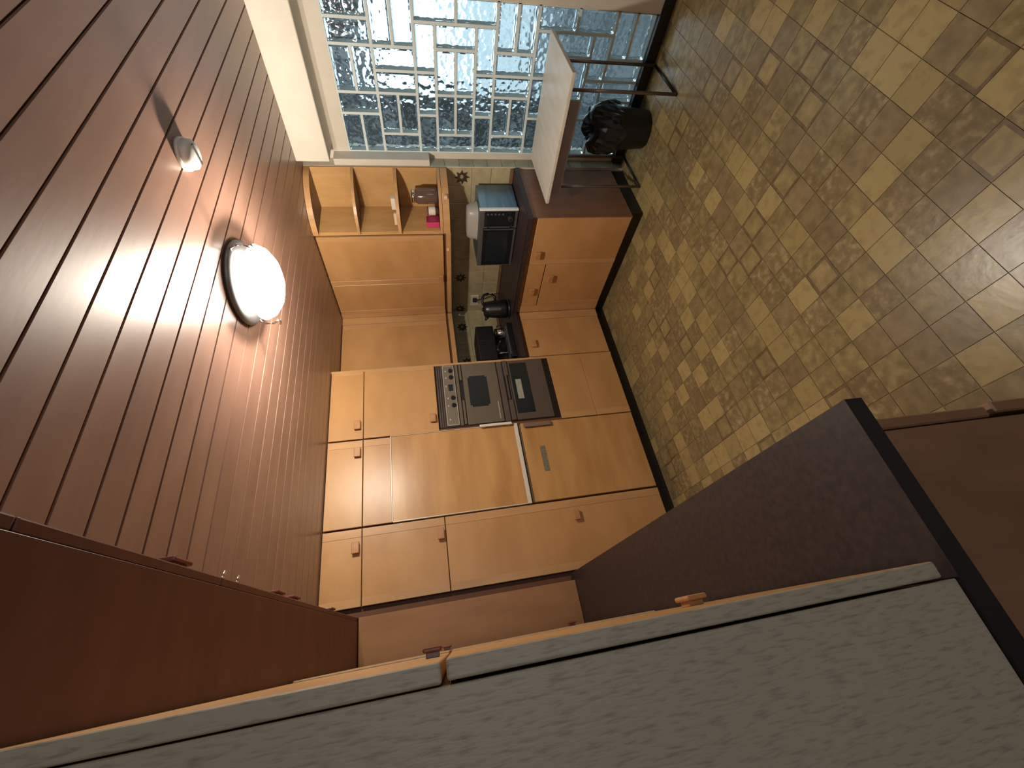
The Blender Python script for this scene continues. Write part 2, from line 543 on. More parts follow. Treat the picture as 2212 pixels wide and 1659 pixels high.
# the yard outside the glass
tag(box('ground', 3.4, 14, -9, 9, -0.25, -0.15, 'ground'), kind='structure')
tag(box('wall_outside', 4.6, 4.8, 2.15, 7.0, -0.15, 4.2, 'dark_out'), kind='structure')
tag(box('roof_outside', 4.6, 5.6, -4.0, 2.14, 2.02, 2.30, 'dark_out'), kind='structure')
tag(box('pavement', 6.6, 16, -9, 9, -0.149, -0.12, 'paving'), kind='structure')

# tiled splashbacks
TS = 0.1475


def plate(bm, s, bev):
    bm_box(bm, -s, s, -0.007, 0.0, -s, s, bev)


bm = bmesh.new(); plate(bm, TS / 2 - 0.0015, 0.002)
tmesh = bpy.data.meshes.new('wall_tile'); bm.to_mesh(tmesh); bm.free(); tmesh.materials.append(M['tilec'])


def flower(parent, rot):
    """printed flower, a thin raised decal"""
    bm = bmesh.new()
    ctr = bm.verts.new((0, -0.0085, 0))
    ring = []
    for k in range(24):
        r = 0.060 if k % 3 == 0 else (0.036 if k % 3 == 1 else 0.042)
        r *= 1 + 0.18 * math.sin(k * 2.1)
        a = 2 * PI * k / 24
        ring.append(bm.verts.new((r * math.cos(a), -0.0080, r * math.sin(a))))
    for k in range(24):
        bm.faces.new((ctr, ring[k], ring[(k + 1) % 24]))
    ctr2 = bm.verts.new((0.004, -0.0095, 0.003))
    ring = [bm.verts.new((0.004 + 0.017 * math.cos(2 * PI * k / 10), -0.0088, 0.003 + 0.013 * math.sin(2 * PI * k / 10))) for k in range(10)]
    for k in range(10):
        f = bm.faces.new((ctr2, ring[k], ring[(k + 1) % 10])); f.material_index = 1
    me = bpy.data.meshes.new('flower_print')
    bm.to_mesh(me); bm.free()
    me.materials.append(M['flower']); me.materials.append(M['flower2'])
    o = bpy.data.objects.new('flower_print', me)
    C.objects.link(o); o.parent = parent
    return o


wallr = bpy.data.objects['wall_right']
wallf = bpy.data.objects['wall_far']
fpos = {(0, 2), (7, 2), (3, 0), (10, 2)}
for i in range(11):
    for j in range(4):
        o = bpy.data.objects.new('tile', tmesh)
        C.objects.link(o); o.parent = wallr
        o.location = (XW + 0.007, 1.85 + TS * (i + 0.5), 0.905 + TS * (j + 0.5))
        o.rotation_euler = (0, 0, -PI / 2)
        if (i, j) in fpos:
            flower(o, 0)
for i in range(8):
    for j in range(4):
        o = bpy.data.objects.new('tile', tmesh)
        C.objects.link(o); o.parent = wallf
        o.location = (XW - TS * (i + 0.5), YW + 0.007, 0.905 + TS * (j + 0.5))
        if (i, j) in ((1, 2), (4, 2), (7, 2)):
            flower(o, 0)
bm = bmesh.new()
bm_box(bm, -0.049, 0.049, -0.005, 0, -0.052, 0.052, 0.002)
rmesh = bpy.data.meshes.new('reveal_tile'); bm.to_mesh(rmesh); bm.free(); rmesh.materials.append(M['tileg'])
for j in range(15):
    o = bpy.data.objects.new('tile', rmesh)
    C.objects.link(o); o.parent = wallr
    o.location = (3.050, 1.845, 1.454 - 0.107 * j)

# ------------------------------------------------------------------ tall unit run
XA, XB, XC, XD = 1.939, 1.347, 0.738, 0.286


def slab_s(parent, name, x0, x1, z0, z1, y=YO, m='tan', th=0.019, strips=(0, 0)):
    """a door seen from the south; strips = widths of edge strips at its left and right"""
    g = 0.0025
    d = box(name, x0 + g, x1 - g, y, y + th, z0 + g, z1 - g, m, parent, 0.002)
    for k, s in enumerate(strips):
        if s:
            a = (x0 + g, x0 + g + s) if k == 0 else (x1 - g - s, x1 - g)
            box('edge_strip', a[0] + 0.0005, a[1], y - 0.0022, y + 0.001, z0 + g + 0.001, z1 - g - 0.001, 'tan_edge', d, 0.001)
    return d


# larder
t = thing('larder_unit', ((XD + XC) / 2, YO + 0.3, 0), 'tall light wood larder cupboard at the end of the row, beside the built-in fridge', 'cupboard')
box('carcass', XD, XC, YO + 0.021, YW - 0.01, 0.098, ZC - 0.001, 'carcass', t)
box('plinth', XD, XC - 0.001, YO + 0.05, YO + 0.07, 0.001, 0.098, 'plinth', t)
for z0, z1, hz, hx in ((2.133, ZC - 0.004, 2.168, 0.617), (1.617, 2.133, 1.649, 0.627), (0.098, 1.617, 0.745, 0.622)):
    d = slab_s(t, 'door', XD, XC - 0.004, z0, z1, strips=(0.045, 0.052))
    handle(d, hx, YO, hz, 'S')
# fridge column
t = thing('fridge_cupboard', ((XC + XB) / 2, YO + 0.3, 0), 'tall light wood housing around the built-in fridge, with a small top cupboard', 'cupboard')
box('carcass', XC + 0.001, XB - 0.001, YO + 0.040, YW - 0.01, 0.098, ZC - 0.001, 'carcass', t)
box('plinth', XC + 0.001, XB - 0.001, YO + 0.05, YO + 0.07, 0.001, 0.098, 'plinth', t)
d = slab_s(t, 'door', XC + 0.004, XB - 0.004, 2.133, ZC - 0.004, strips=(0, 0.052))
handle(d, 1.247, YO, 2.168, 'S')
slab_s(t, 'filler_panel', XC + 0.004, XB - 0.004, 1.948, 2.133, strips=(0, 0.052))
fr = thing('built_in_fridge', ((XC + XB) / 2, YO + 0.01, 1.05), 'fridge door with streaky wood panel, pale metal frame and long pale handle', 'fridge')
d = box('door', XC + 0.008, XB - 0.003, YO - 0.004, YO + 0.034, 1.054, 1.944, 'grain', fr, 0.002)
for a in ((XC + 0.003, XC + 0.008, 1.049, 1.949), (XB - 0.003, XB + 0.000, 1.049, 1.949)):
    box('door_frame', a[0], a[1], YO - 0.010, YO + 0.034, a[2], a[3], 'trim', d)
box('door_frame', XC + 0.003, XB, YO - 0.010, YO + 0.034, 1.944, 1.949, 'trim', d)
box('bottom_rail', XC + 0.003, XB, YO - 0.012, YO + 0.034, 1.026, 1.054, 'trim', fr, 0.002)
bm = bmesh.new()
bm_box(bm, 1.332, 1.352, YO - 0.040, YO - 0.028, 1.07, 1.31, 0.003)
bm_box(bm, 1.338, 1.350, YO - 0.030, YO - 0.003, 1.08, 1.11)
bm_box(bm, 1.338, 1.350, YO - 0.030, YO - 0.003, 1.27, 1.30)
fin('handle', bm, M['paleh'], fr)
fz = thing('built_in_freezer', ((XC + XB) / 2, YO + 0.01, 0.10), 'freezer door with streaky wood panel, small grey sticker and brown handle', 'freezer')
box('chrome_strip', XC + 0.005, XB, YO - 0.004, YO + 0.034, 1.008, 1.017, 'chrome', fz, 0.002)
box('door', XC + 0.008, XB - 0.002, YO - 0.003, YO + 0.034, 0.104, 1.003, 'grain', fz, 0.002)
st = box('sticker', 0.953, 1.146, YO - 0.0045, YO - 0.0025, 0.851, 0.891, 'sticker2', fz)
bm = bmesh.new()
bm_box(bm, 1.300, 1.335, YO - 0.030, YO - 0.018, 0.775, 0.985, 0.003)
bm_box(bm, 1.318, 1.335, YO - 0.022, YO - 0.002, 0.78, 0.98, 0.002)
fin('handle', bm, M['brownh'], fz)
# oven column
t = thing('oven_cupboard', ((XB + XA) / 2, YO + 0.3, 0), 'tall light wood cupboard housing the brown double oven', 'cupboard')
bm = bmesh.new()
bm_box(bm, XB + 0.001, XA - 0.018, YO + 0.021, YW - 0.01, 1.60, ZC - 0.001)
bm_box(bm, XB + 0.001, XA - 0.018, YO + 0.021, YW - 0.01, 0.098, 0.672)
bm_box(bm, XB + 0.001, XB + 0.018, YO + 0.001, YW - 0.01, 0.672, 1.60)
fin('carcass', bm, M['carcass'], t)
box('side_panel', XA - 0.018, XA, YO + 0.001, YW - 0.01, 0.098, ZC - 0.001, 'tan_edge', t)
box('plinth', XB + 0.001, XA, YO + 0.05, YO + 0.07, 0.001, 0.098, 'plinth', t)
d = slab_s(t, 'door', XB + 0.004, XA, 2.133, ZC - 0.004, strips=(0, 0.045))
handle(d, 1.455, YO, 2.171, 'S')
d = slab_s(t, 'door', XB + 0.004, XA, 1.600, 2.133, strips=(0, 0.045))
handle(d, 1.455, YO, 1.641, 'S')
slab_s(t, 'bottom_panel', XB + 0.004, XA, 0.098, 0.385, strips=(0.052, 0))
slab_s(t, 'bottom_panel', XB + 0.004, XA, 0.382, 0.672, strips=(0.052, 0))

ov = thing('double_oven', ((XB + XA) / 2, YO + 0.01, 0.675), 'brown built-in double oven with four knobs and two glass doors', 'oven')
x0, x1 = XB + 0.020, XA - 0.020
box('body', x0, x1, YO - 0.001, YO + 0.45, 0.677, 1.597, 'ovendark', ov, 0.003)
bm = bmesh.new()
for k in range(3):
    bm_box(bm, x0 + 0.006, x1 - 0.006, YO - 0.006, YO, 1.548 + k * 0.016, 1.558 + k * 0.016, 0.002)
fin('top_vent', bm, M['oven2'], ov)
cp = box('control_panel', x0 + 0.012, x1 - 0.006, YO - 0.008, YO, 1.447, 1.543, 'ovenpanel', ov, 0.002)
bm = bmesh.new()
for a in ((x0 + 0.016, x1 - 0.010, 1.536, 1.539), (x0 + 0.016, x1 - 0.010, 1.451, 1.454), (x0 + 0.016, x0 + 0.019, 1.451, 1.539), (x1 - 0.013, x1 - 0.010, 1.451, 1.539)):
    bm_box(bm, a[0], a[1], YO - 0.0095, YO - 0.0075, a[2], a[3])
fin('panel_outline', bm, M['silverline'], cp)
box('clock_display', 1.675, 1.735, YO - 0.010, YO - 0.0078, 1.470, 1.505, 'ovenglass', cp, 0.001)
for kx in (1.858, 1.797, 1.612, 1.547):
    bm = bmesh.new()
    r = bmesh.ops.create_cone(bm, cap_ends=True, segments=20, radius1=0.017, radius2=0.014, depth=0.018)
    for v in bm.verts:
        v.co = Vector((kx + v.co.x, YO - 0.017 - v.co.z, 1.478 + v.co.y))
    bm_box(bm, kx - 0.003, kx + 0.003, YO - 0.031, YO - 0.020, 1.464, 1.492, 0.001)
    bmesh.ops.recalc_face_normals(bm, faces=bm.faces)
    fin('control_knob', bm, M['black'], cp)
bm = bmesh.new()
for kx, kz in ((1.858, 1.517), (1.797, 1.517), (1.72, 1.522), (1.612, 1.517), (1.547, 1.517), (1.43, 1.515)):
    bm_box(bm, kx - 0.006, kx + 0.006, YO - 0.0092, YO - 0.0078, kz - 0.004, kz + 0.004)
fin('printed_symbols', bm, M['silverline'], cp)['kind'] = 'stuff'
bm = bmesh.new()
bm_box(bm, x0 + 0.006, x1 - 0.004, YO - 0.014, YO, 1.418, 1.442, 0.003)
bm_box(bm, x0 + 0.010, 1.58, YO - 0.020, YO - 0.008, 1.394, 1.412, 0.003)
bm_box(bm, 1.76, x1 - 0.008, YO - 0.020, YO - 0.008, 1.394, 1.412, 0.003)
fin('upper_handle', bm, M['oven'], ov)
ud = box('upper_oven_door', x0 + 0.008, x1 - 0.004, YO - 0.010, YO, 1.112, 1.388, 'oven', ov, 0.004, 2)
bm = bmesh.new(); bm_box(bm, 1.518, 1.793, YO - 0.0115, YO - 0.0095, 1.200, 1.352, 0.0)
bmesh.ops.bevel(bm, geom=[e for e in bm.edges if abs(e.verts[0].co.y - e.verts[1].co.y) > 0.0005], offset=0.014, segments=4, affect='EDGES')
fin('window_pane', bm, M['ovenglass'], ud)
box('chrome_badge', 1.40, 1.55, YO - 0.012, YO - 0.0095, 1.138, 1.143, 'silverline', ud)
box('middle_rail', x0 + 0.006, x1 - 0.004, YO - 0.008, YO, 1.062, 1.104, 'oven2', ov, 0.003)
bm = bmesh.new()
bm_box(bm, x0 + 0.006, 1.55, YO - 0.022, YO, 1.020, 1.056, 0.004)
bm_box(bm, 1.77, x1 - 0.006, YO - 0.022, YO, 1.020, 1.056, 0.004)
bm_box(bm, 1.55, 1.77, YO - 0.030, YO - 0.016, 1.040, 1.054, 0.003)
bm_box(bm, 1.55, 1.77, YO - 0.012, YO, 1.018, 1.030, 0.003)
fin('lower_handle', bm, M['oven2'], ov)
ld = box('lower_oven_door', x0 + 0.008, x1 - 0.004, YO - 0.010, YO, 0.722, 1.014, 'oven2', ov, 0.004, 2)
box('window_pane', 1.428, 1.886, YO - 0.0115, YO - 0.0095, 0.862, 1.002, 'ovenglass', ld, 0.001)
box('sticker', 1.553, 1.731, YO - 0.013, YO - 0.0112, 0.930, 0.975, 'sticker', ld)
bm = bmesh.new()
for k in range(3):
    bm_box(bm, x0 + 0.006, x1 - 0.006, YO - 0.006, YO, 0.682 + k * 0.013, 0.690 + k * 0.013, 0.001)
fin('bottom_vent', bm, M['ovendark'], ov)

# ------------------------------------------------------------------ base units
def slab_w(parent, name, y0, y1, z0, z1, x=XM, m='tan', th=0.019, strips=(0, 0), bev=0.002):
    g = 0.0022
    d = box(name, x, x + th, y0 + g, y1 - g, z0 + g, z1 - g, m, parent, bev)
    for k, s in enumerate(strips):
        if s:
            a = (y0 + g, y0 + g + s) if k == 0 else (y1 - g - s, y1 - g)
            box('edge_strip', x - 0.0022, x + 0.001, a[0] + 0.0005, a[1], z0 + g + 0.001, z1 - g - 0.001, 'tan_edge', d, 0.001)
    return d


b1 = thing('base_unit', (2.7, 2.07, 0), 'light wood base cupboard with one full-height door and brown side, beside the white table', 'base cupboard')
box('carcass', XM + 0.021, XW - 0.01, 1.874, 2.283, 0.098, 0.845, 'carcass', b1)
box('end_panel', XM + 0.002, XW - 0.01, 1.854, 1.873, 0.098, 0.845, 'brown_panel', b1, 0.002)
box('plinth', XM + 0.045, XW - 0.01, 1.860, 2.283, 0.001, 0.098, 'plinth', b1)
box('top_rail', XM + 0.004, XM + 0.021, 1.874, 2.283, 0.812, 0.845, 'brown_panel', b1)
d = slab_w(b1, 'door', 1.856, 2.283, 0.100, 0.810, strips=(0, 0.04), bev=0.004)
handle(d, XM, 2.178, 0.762, 'W')
b2 = thing('base_unit', (2.7, 2.56, 0), 'light wood base cupboard with a drawer over its door, in the worktop corner', 'base cupboard')
box('carcass', XM + 0.021, XW - 0.01, 2.285, YO - 0.002, 0.098, 0.845, 'carcass', b2)
box('plinth', XM + 0.045, XM + 0.06, 2.285, YO + 0.048, 0.001, 0.098, 'plinth', b2)
box('top_rail', XM + 0.004, XM + 0.021, 2.285, YO - 0.002, 0.812, 0.845, 'brown_panel', b2)
box('corner_post', XM, XM + 0.02, 2.762, YO - 0.002, 0.100, 0.812, 'tan_edge', b2)
d = slab_w(b2, 'drawer', 2.285, 2.762, 0.673, 0.810)
handle(d, XM, 2.565, 0.748, 'W')
d = slab_w(b2, 'door', 2.285, 2.762, 0.100, 0.669, strips=(0, 0.045))
handle(d, XM, 2.425, 0.615, 'W')
b3 = thing('base_unit', (2.17, YO + 0.3, 0), 'light wood base cupboard squeezed between the corner and the oven housing', 'base cupboard')
box('carcass', XA + 0.002, XM + 0.018, YO + 0.021, YW - 0.01, 0.098, 0.845, 'carcass', b3)
box('plinth', XA + 0.001, XM + 0.044, YO + 0.05, YO + 0.065, 0.001, 0.098, 'plinth', b3)
box('corner_post', 2.345, XM - 0.002, YO, YO + 0.02, 0.100, 0.812, 'tan_edge', b3)
d = slab_s(b3, 'door', XA + 0.006, 2.345, 0.100, 0.812)
handle(d, 2.063, YO, 0.757, 'S')

# worktop, L shaped
bm = bmesh.new()
pts = [(XM - 0.022, 1.845), (XW - 0.002, 1.845), (XW - 0.002, YW - 0.002), (XA + 0.002, YW - 0.002), (XA + 0.002, YO - 0.020), (XM - 0.022, YO - 0.020)]
lo = [bm.verts.new((x, y, 0.847)) for x, y in pts]
hi = [bm.verts.new((x, y, ZW)) for x, y in pts]
bm.faces.new(lo[::-1]); bm.faces.new(hi)
for k in range(6):
    bm.faces.new((lo[k], lo[(k + 1) % 6], hi[(k + 1) % 6], hi[k]))
bmesh.ops.bevel(bm, geom=[e for e in bm.edges if e.verts[0].co.z > 0.88 and e.verts[1].co.z > 0.88], offset=0.005, segments=2, affect='EDGES')
wt = fin('worktop', bm, M['counter'])
tag(wt, 'dark brown L-shaped kitchen worktop under the microwave and kettle', 'worktop')
up = box('upstand', XW - 0.016, XW - 0.001, 1.850, YW - 0.02, ZW, 0.906, 'brown_panel', wt, 0.002)
box('upstand', XA + 0.01, XW - 0.02, YW - 0.016, YW - 0.001, ZW, 0.906, 'brown_panel', wt, 0.002)

# ------------------------------------------------------------------ wall units
def slab_u(parent, name, y0, y1, strips=(0, 0)):
    return slab_w(parent, name, y0, y1, 1.447, ZC - 0.004, XU, 'tan', 0.019, strips)


u1 = thing('wall_unit', (2.85, 2.44, 1.44), 'light wood wall cupboard with a wide door, next to the open corner shelves', 'wall cupboard')
box('carcass', XU + 0.023, XW - 0.004, 2.190, 2.690, 1.410, ZC - 0.001, 'carcass', u1)
box('side_panel', XU + 0.004, XW - 0.004, 2.172, 2.189, 1.447, ZC - 0.001, 'shelf', u1)
d = slab_u(u1, 'door', 2.203, 2.690, (0.040, 0.045))
handle(d, XU, 2.630, 1.478, 'W')
box('pelmet', XU + 0.004, XU + 0.022, 2.172, 2.690, 1.388, 1.426, 'tan_edge', u1, 0.002)
u2 = thing('wall_unit', (2.85, 2.9, 1.44), 'light wood wall cupboard in the corner above the kettle', 'wall cupboard')
box('carcass', XU + 0.023, XW - 0.004, 2.692, YU - 0.002, 1.410, ZC - 0.001, 'carcass', u2)
slab_u(u2, 'door', 2.692, 3.045, (0, 0.04))
box('corner_post', XU, XU + 0.02, 3.047, YU - 0.001, 1.447, ZC - 0.004, 'tan_edge', u2)
box('pelmet', XU + 0.004, XU + 0.022, 2.692, YU - 0.001, 1.388, 1.426, 'tan_edge', u2, 0.002)
u3 = thing('wall_unit', (2.3, YU + 0.16, 1.44), 'light wood wall cupboard above the coffee machine, against the oven housing', 'wall cupboard')
box('carcass', XA + 0.002, XU + 0.018, YU + 0.021, YW - 0.004, 1.410, ZC - 0.001, 'carcass', u3)
slab_s(u3, 'door', XA + 0.004, 2.610, 1.447, ZC - 0.004, YU, strips=(0, 0.045))
box('corner_post', 2.612, XU - 0.001, YU, YU + 0.02, 1.447, ZC - 0.004, 'tan_edge', u3)
box('pelmet', XA + 0.004, XU + 0.002, YU + 0.002, YU + 0.020, 1.388, 1.428, 'tan_edge', u3, 0.002)

# open quarter-round end shelves
sh = thing('corner_shelf', (2.85, 2.0, 1.4), 'open quarter-round wooden end shelves closing the wall cupboards', 'shelf')


def quarter(name, z0, z1, parent, m, ax=0.315, ay=0.325, inset=0.0):
    bm = bmesh.new()
    cx, cy = XW - 0.012, 2.171
    n = 20
    prof = [(cx, cy)] + [(cx - (ax - inset) * math.cos(a), cy - (ay - inset) * math.sin(a)) for a in [PI / 2 * k / n for k in range(n + 1)]]
    lo = [bm.verts.new((x, y, z0)) for x, y in prof]
    hi = [bm.verts.new((x, y, z1)) for x, y in prof]
    f1 = bm.faces.new(lo[::-1]); bm.faces.new(hi)
    m2 = len(prof)
    for k in range(m2):
        f = bm.faces.new((lo[k], lo[(k + 1) % m2], hi[(k + 1) % m2], hi[k]))
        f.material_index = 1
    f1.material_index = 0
    bmesh.ops.recalc_face_normals(bm, faces=bm.faces)
    return fin(name, bm, [M[m], M['tan_edge']], parent)


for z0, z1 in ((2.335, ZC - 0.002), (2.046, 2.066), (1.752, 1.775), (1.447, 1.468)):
    quarter('shelf_board', z0, z1, sh, 'shelf_shade')
quarter('bottom_pelmet', 1.395, 1.444, sh, 'tan_edge')
box('back_panel', XW - 0.011, XW - 0.001, 1.846, 2.171, 1.395, ZC - 0.002, 'shelf', sh)
box('side_board', XU + 0.005, XW - 0.012, 2.1625, 2.1712, 1.469, 2.334, 'shelf', sh)
for yy, xx in ((1.93, 2.745), (2.38, XU)):
    pass
cl = box('cover_cap', 2.742, 2.756, 1.905, 1.930, 1.408, 1.432, 'wax')
cl.rotation_euler = (0, 0, 0)
tag(cl, 'small cream clip on the curved rail under the open end shelves', 'clip')
cl2 = box('cover_cap', XU - 0.004, XU + 0.004, 2.33, 2.35, 1.402, 1.425, 'wax')
tag(cl2, 'small cream clip on the straight rail under the wide wall cupboard door', 'clip')

# ------------------------------------------------------------------ peninsula in the foreground
XP = 0.266
pb = thing('base_unit', (-0.2, 1.6, 0), 'dark brown base cupboard under the near worktop, its side towards the viewer', 'base cupboard')
box('side_panel', -0.55, 0.205, 0.622, 0.640, 0.002, 0.845, 'brown_panel', pb, 0.002)
box('carcass', -0.55, 0.200, 0.641, 2.74, 0.098, 0.845, 'carcass', pb)
box('plinth', -0.5, 0.16, 0.642, 2.74, 0.001, 0.098, 'plinth', pb)
box('drawer', 0.208, 0.230, 0.622, 1.13, 0.560, 0.838, 'brown_panel', pb, 0.003)
box('door', 0.212, 0.236, 0.615, 1.13, 0.100, 0.552, 'brown_panel', pb, 0.003)
box('door', 0.208, 0.230, 1.134, 1.90, 0.100, 0.838, 'tan', pb, 0.003)
box('door', 0.208, 0.230, 1.904, 2.74, 0.100, 0.838, 'tan', pb, 0.003)
bm = bmesh.new()
bm_box(bm, -0.60, XP, 0.600, 2.78, 0.847, ZW, 0.0)
for f in bm.faces:
    f.material_index = 0 if f.normal.z > 0.5 else 1
pw = fin('worktop', bm, [M['counter'], M['counter_edge']])
tag(pw, 'very dark near worktop with a blue-black front edge', 'worktop')

def door_e(parent, x0, x1, y0, y1, z0, z1, bev=0.0035, seg=3):
    bm = bmesh.new()
    bm_box(bm, x0, x1, y0, y1, z0, z1, bev, seg)
    bm.normal_update()
    for f in bm.faces:
        f.material_index = 1 if f.normal.y < -0.6 else 0
    return fin('door', bm, [M['tan'], M['grey_oak']], parent)


# cupboards standing on that worktop
c1 = thing('counter_cupboard', (-0.25, 1.1, ZW), 'tall pale oak cupboard standing on the near worktop, its broad side filling the view', 'cupboard')
box('side_panel', -0.60, -0.0365, 0.605, 0.625, ZW + 0.001, 2.122, 'grey_oak', c1, 0.0015)
box('carcass', -0.58, -0.0380, 0.626, 1.63, ZW + 0.001, 2.122, 'carcass', c1)
dd = door_e(c1, -0.0345, -0.0115, 0.6055, 1.128, 1.6385, 2.118, 0.0035, 3)
handle(dd, -0.0115, 1.085, 1.668, 'E', KN2)
door_e(c1, -0.0345, -0.0115, 1.131, 1.645, 1.6385, 2.118, 0.0035, 3)
dd = door_e(c1, -0.0325, -0.0095, 0.6055, 1.128, 0.905, 1.6325, 0.0035, 3)
handle(dd, -0.0095, 0.93, 1.135, 'E', KL)
door_e(c1, -0.0325, -0.0100, 1.131, 1.645, 0.905, 1.6325, 0.0035, 3)
c2 = thing('counter_cupboard', (-0.25, 2.2, ZW), 'second cupboard on the near worktop, behind the pale oak one, only its door edges showing', 'cupboard')
box('carcass', -0.58, -0.0380, 1.65, 2.675, ZW + 0.001, 2.122, 'carcass', c2)
dd = door_e(c2, -0.034, -0.0065, 1.652, 2.66, 1.6385, 2.118, 0.003, 2)
handle(dd, -0.0065, 2.25, 1.655, 'E', KN2)
dd = door_e(c2, -0.034, -0.0065, 1.652, 2.66, 0.905, 1.6325, 0.003, 2)
handle(dd, -0.0065, 2.22, 1.080, 'E', KN2)

# end panel behind the counter
ep = box('end_board', -0.56, 0.222, 2.700, 2.722, ZW + 0.001, 2.121, 'endwood_shade', None, 0.002)
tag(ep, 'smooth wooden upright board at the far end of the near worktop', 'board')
fb = box('filler_board', 0.235, 0.284, YO + 0.03, YO + 0.05, 0.10, ZC - 0.01, 'carcass')
tag(fb, 'narrow dark filler strip beside the larder door', 'board')

# bridging cupboards above
oh = thing('bridge_cupboard', (-0.1, 1.5, 2.125), 'long reddish overhead cupboard bridging above the near worktop, seen from beneath', 'cupboard')
box('bottom_board', -0.62, 0.204, 0.05, 2.724, 2.125, 2.143, 'red_under', oh, 0.001)
box('carcass', -0.62, 0.200, 0.06, 2.724, 2.144, ZC - 0.002, 'carcass', oh)
for k, (a, c) in enumerate(((0.05, 0.585), (0.588, 1.12), (1.123, 1.655), (1.658, 2.19), (2.193, 2.724))):
    dd = box('door', 0.2055, 0.2235, a, c, 2.127, ZC - 0.006, 'red_under', oh, 0.003, 2)
    hy = {0: 0.54, 1: 0.985, 2: 1.56, 3: 1.715, 4: 2.235}[k]
    handle(dd, 0.2235, hy, 2.158, 'E', KD)
for yy in (1.125, 1.20):
    tube('hinge_pin', [(0.222, yy, 2.130), (0.238, yy + 0.01, 2.130)], 0.0035, 'chrome', oh)

# ------------------------------------------------------------------ ceiling lamp
LX, LY = 1.455, 1.42
lp = thing('ceiling_lamp', (LX, LY, ZC), 'round glass ceiling lamp, glowing white, held by curled hooks', 'lamp')
lathe('ceiling_plate', LX, LY, [(0.02, ZC - 0.0005), (0.172, ZC - 0.001), (0.178, ZC - 0.014), (0.165, ZC - 0.026), (0.02, ZC - 0.028)], 'greymetal', lp, 40)
bowl = lathe('glass_bowl', LX, LY, [(0.154, ZC - 0.066), (0.158, ZC - 0.074), (0.143, ZC - 0.105), (0.105, ZC - 0.133), (0.055, ZC - 0.150), (0.005, ZC - 0.155)], 'lampglass', lp, 40)
for k, a in enumerate((-1.50, 2.0, 0.35)):
    ca, sa = math.cos(a), math.sin(a)
    P = lambda r, z: (LX + r * ca, LY + r * sa, ZC - z)
    tube('retaining_hook', [P(0.15, 0.018), P(0.178, 0.024), P(0.190, 0.045), P(0.190, 0.075), P(0.182, 0.088), P(0.174, 0.092), P(0.182, 0.104), P(0.196, 0.100)], 0.0045, 'chrome', lp, 8)
for k in range(2):
    pd = bpy.data.lights.new('bulb_light', 'POINT')
    pd.energy = 30
    pd.color = (1.0, 0.90, 0.76)
    pd.shadow_soft_size = 0.03
    po = bpy.data.objects.new('bulb_light', pd)
    C.objects.link(po)
    po.location = ((-0.06, 0.02, -0.050), (0.06, -0.02, -0.050))[k]
    po.parent = lp
pd = bpy.data.lights.new('lamp_glow', 'POINT')
pd.energy = 58
pd.color = (1.0, 0.90, 0.76)
pd.shadow_soft_size = 0.035
po = bpy.data.objects.new('lamp_glow', pd)
C.objects.link(po); po.parent = lp
po.location = (0, 0, -0.200)

# smoke detector
SX, SY = 1.545, 0.915
sd = thing('smoke_detector', (SX, SY, ZC), 'small white smoke detector on the planked ceiling beside the lamp', 'smoke detector')
lathe('base_plate', SX, SY, [(0.01, ZC - 0.0003), (0.052, ZC - 0.0005), (0.052, ZC - 0.012), (0.01, ZC - 0.013)], 'white', sd, 28)
lathe('body', SX, SY, [(0.01, ZC - 0.012), (0.048, ZC - 0.013), (0.046, ZC - 0.034), (0.034, ZC - 0.042), (0.005, ZC - 0.044)], 'white', sd, 28)
box('sensing_slot', SX - 0.005, SX + 0.005, SY - 0.034, SY + 0.034, ZC - 0.046, ZC - 0.040, 'greymetal', sd)

# ------------------------------------------------------------------ microwave
mw = thing('microwave', (2.83, 2.22, ZW), 'steel microwave oven with black door, on the worktop', 'microwave')
y0, y1, z0, z1, xf = 1.953, 2.492, 0.893, 1.178, 2.660
box('body', xf + 0.02, 2.955, y0 + 0.003, y1 - 0.003, z0, z1, 'steel', mw, 0.004, 2)
bm = bmesh.new()
for a in ((2.70, 1.99), (2.70, 2.45), (2.92, 1.99), (2.92, 2.45)):
    box('foot', a[0] - 0.012, a[0] + 0.012, a[1] - 0.012, a[1] + 0.012, ZW + 0.0003, z0 + 0.002, 'black', mw)
bm.free()
box('rear_housing', 2.955, 2.982, 2.0, 2.40, 0.91, 1.135, 'black', mw, 0.004)
box('front_frame', xf, xf + 0.021, y0 + 0.014, y1, z0 - 0.002, z1 + 0.001, 'greymetal', mw, 0.003, 2)
box('chrome_edge', xf - 0.004, xf + 0.021, y0, y0 + 0.013, z0 - 0.003, z1 + 0.004, 'edge_glint', mw, 0.003, 2)
pn = box('control_panel', xf - 0.004, xf + 0.002, 1.974, 2.103, 0.915, 1.143, 'blackgloss', mw, 0.001)
bm = bmesh.new()
r = bmesh.ops.create_cone(bm, cap_ends=True, segments=24, radius1=0.020, radius2=0.018, depth=0.016)
for v in bm.verts:
    v.co = Vector((xf - 0.011 - v.co.z, 2.032 + v.co.x, 0.948 + v.co.y))
bmesh.ops.recalc_face_normals(bm, faces=bm.faces)
kk = fin('dial', bm, M['chrome'], pn)
bm = bmesh.new()
r = bmesh.ops.create_cone(bm, cap_ends=True, segments=20, radius1=0.012, radius2=0.012, depth=0.003)
for v in bm.verts:
    v.co = Vector((xf - 0.0200 - v.co.z, 2.032 + v.co.x, 0.948 + v.co.y))
bmesh.ops.recalc_face_normals(bm, faces=bm.faces)
fin('dial_cap', bm, M['black'], pn)
for k in range(5):
    box('button', xf - 0.007, xf - 0.002, 1.988, 2.002, 1.000 + k * 0.028, 1.014 + k * 0.028, 'greymetal', pn, 0.001)
dr = box('door', xf - 0.004, xf + 0.002, 2.118, 2.482, 0.912, 1.148, 'blackgloss', mw, 0.002)
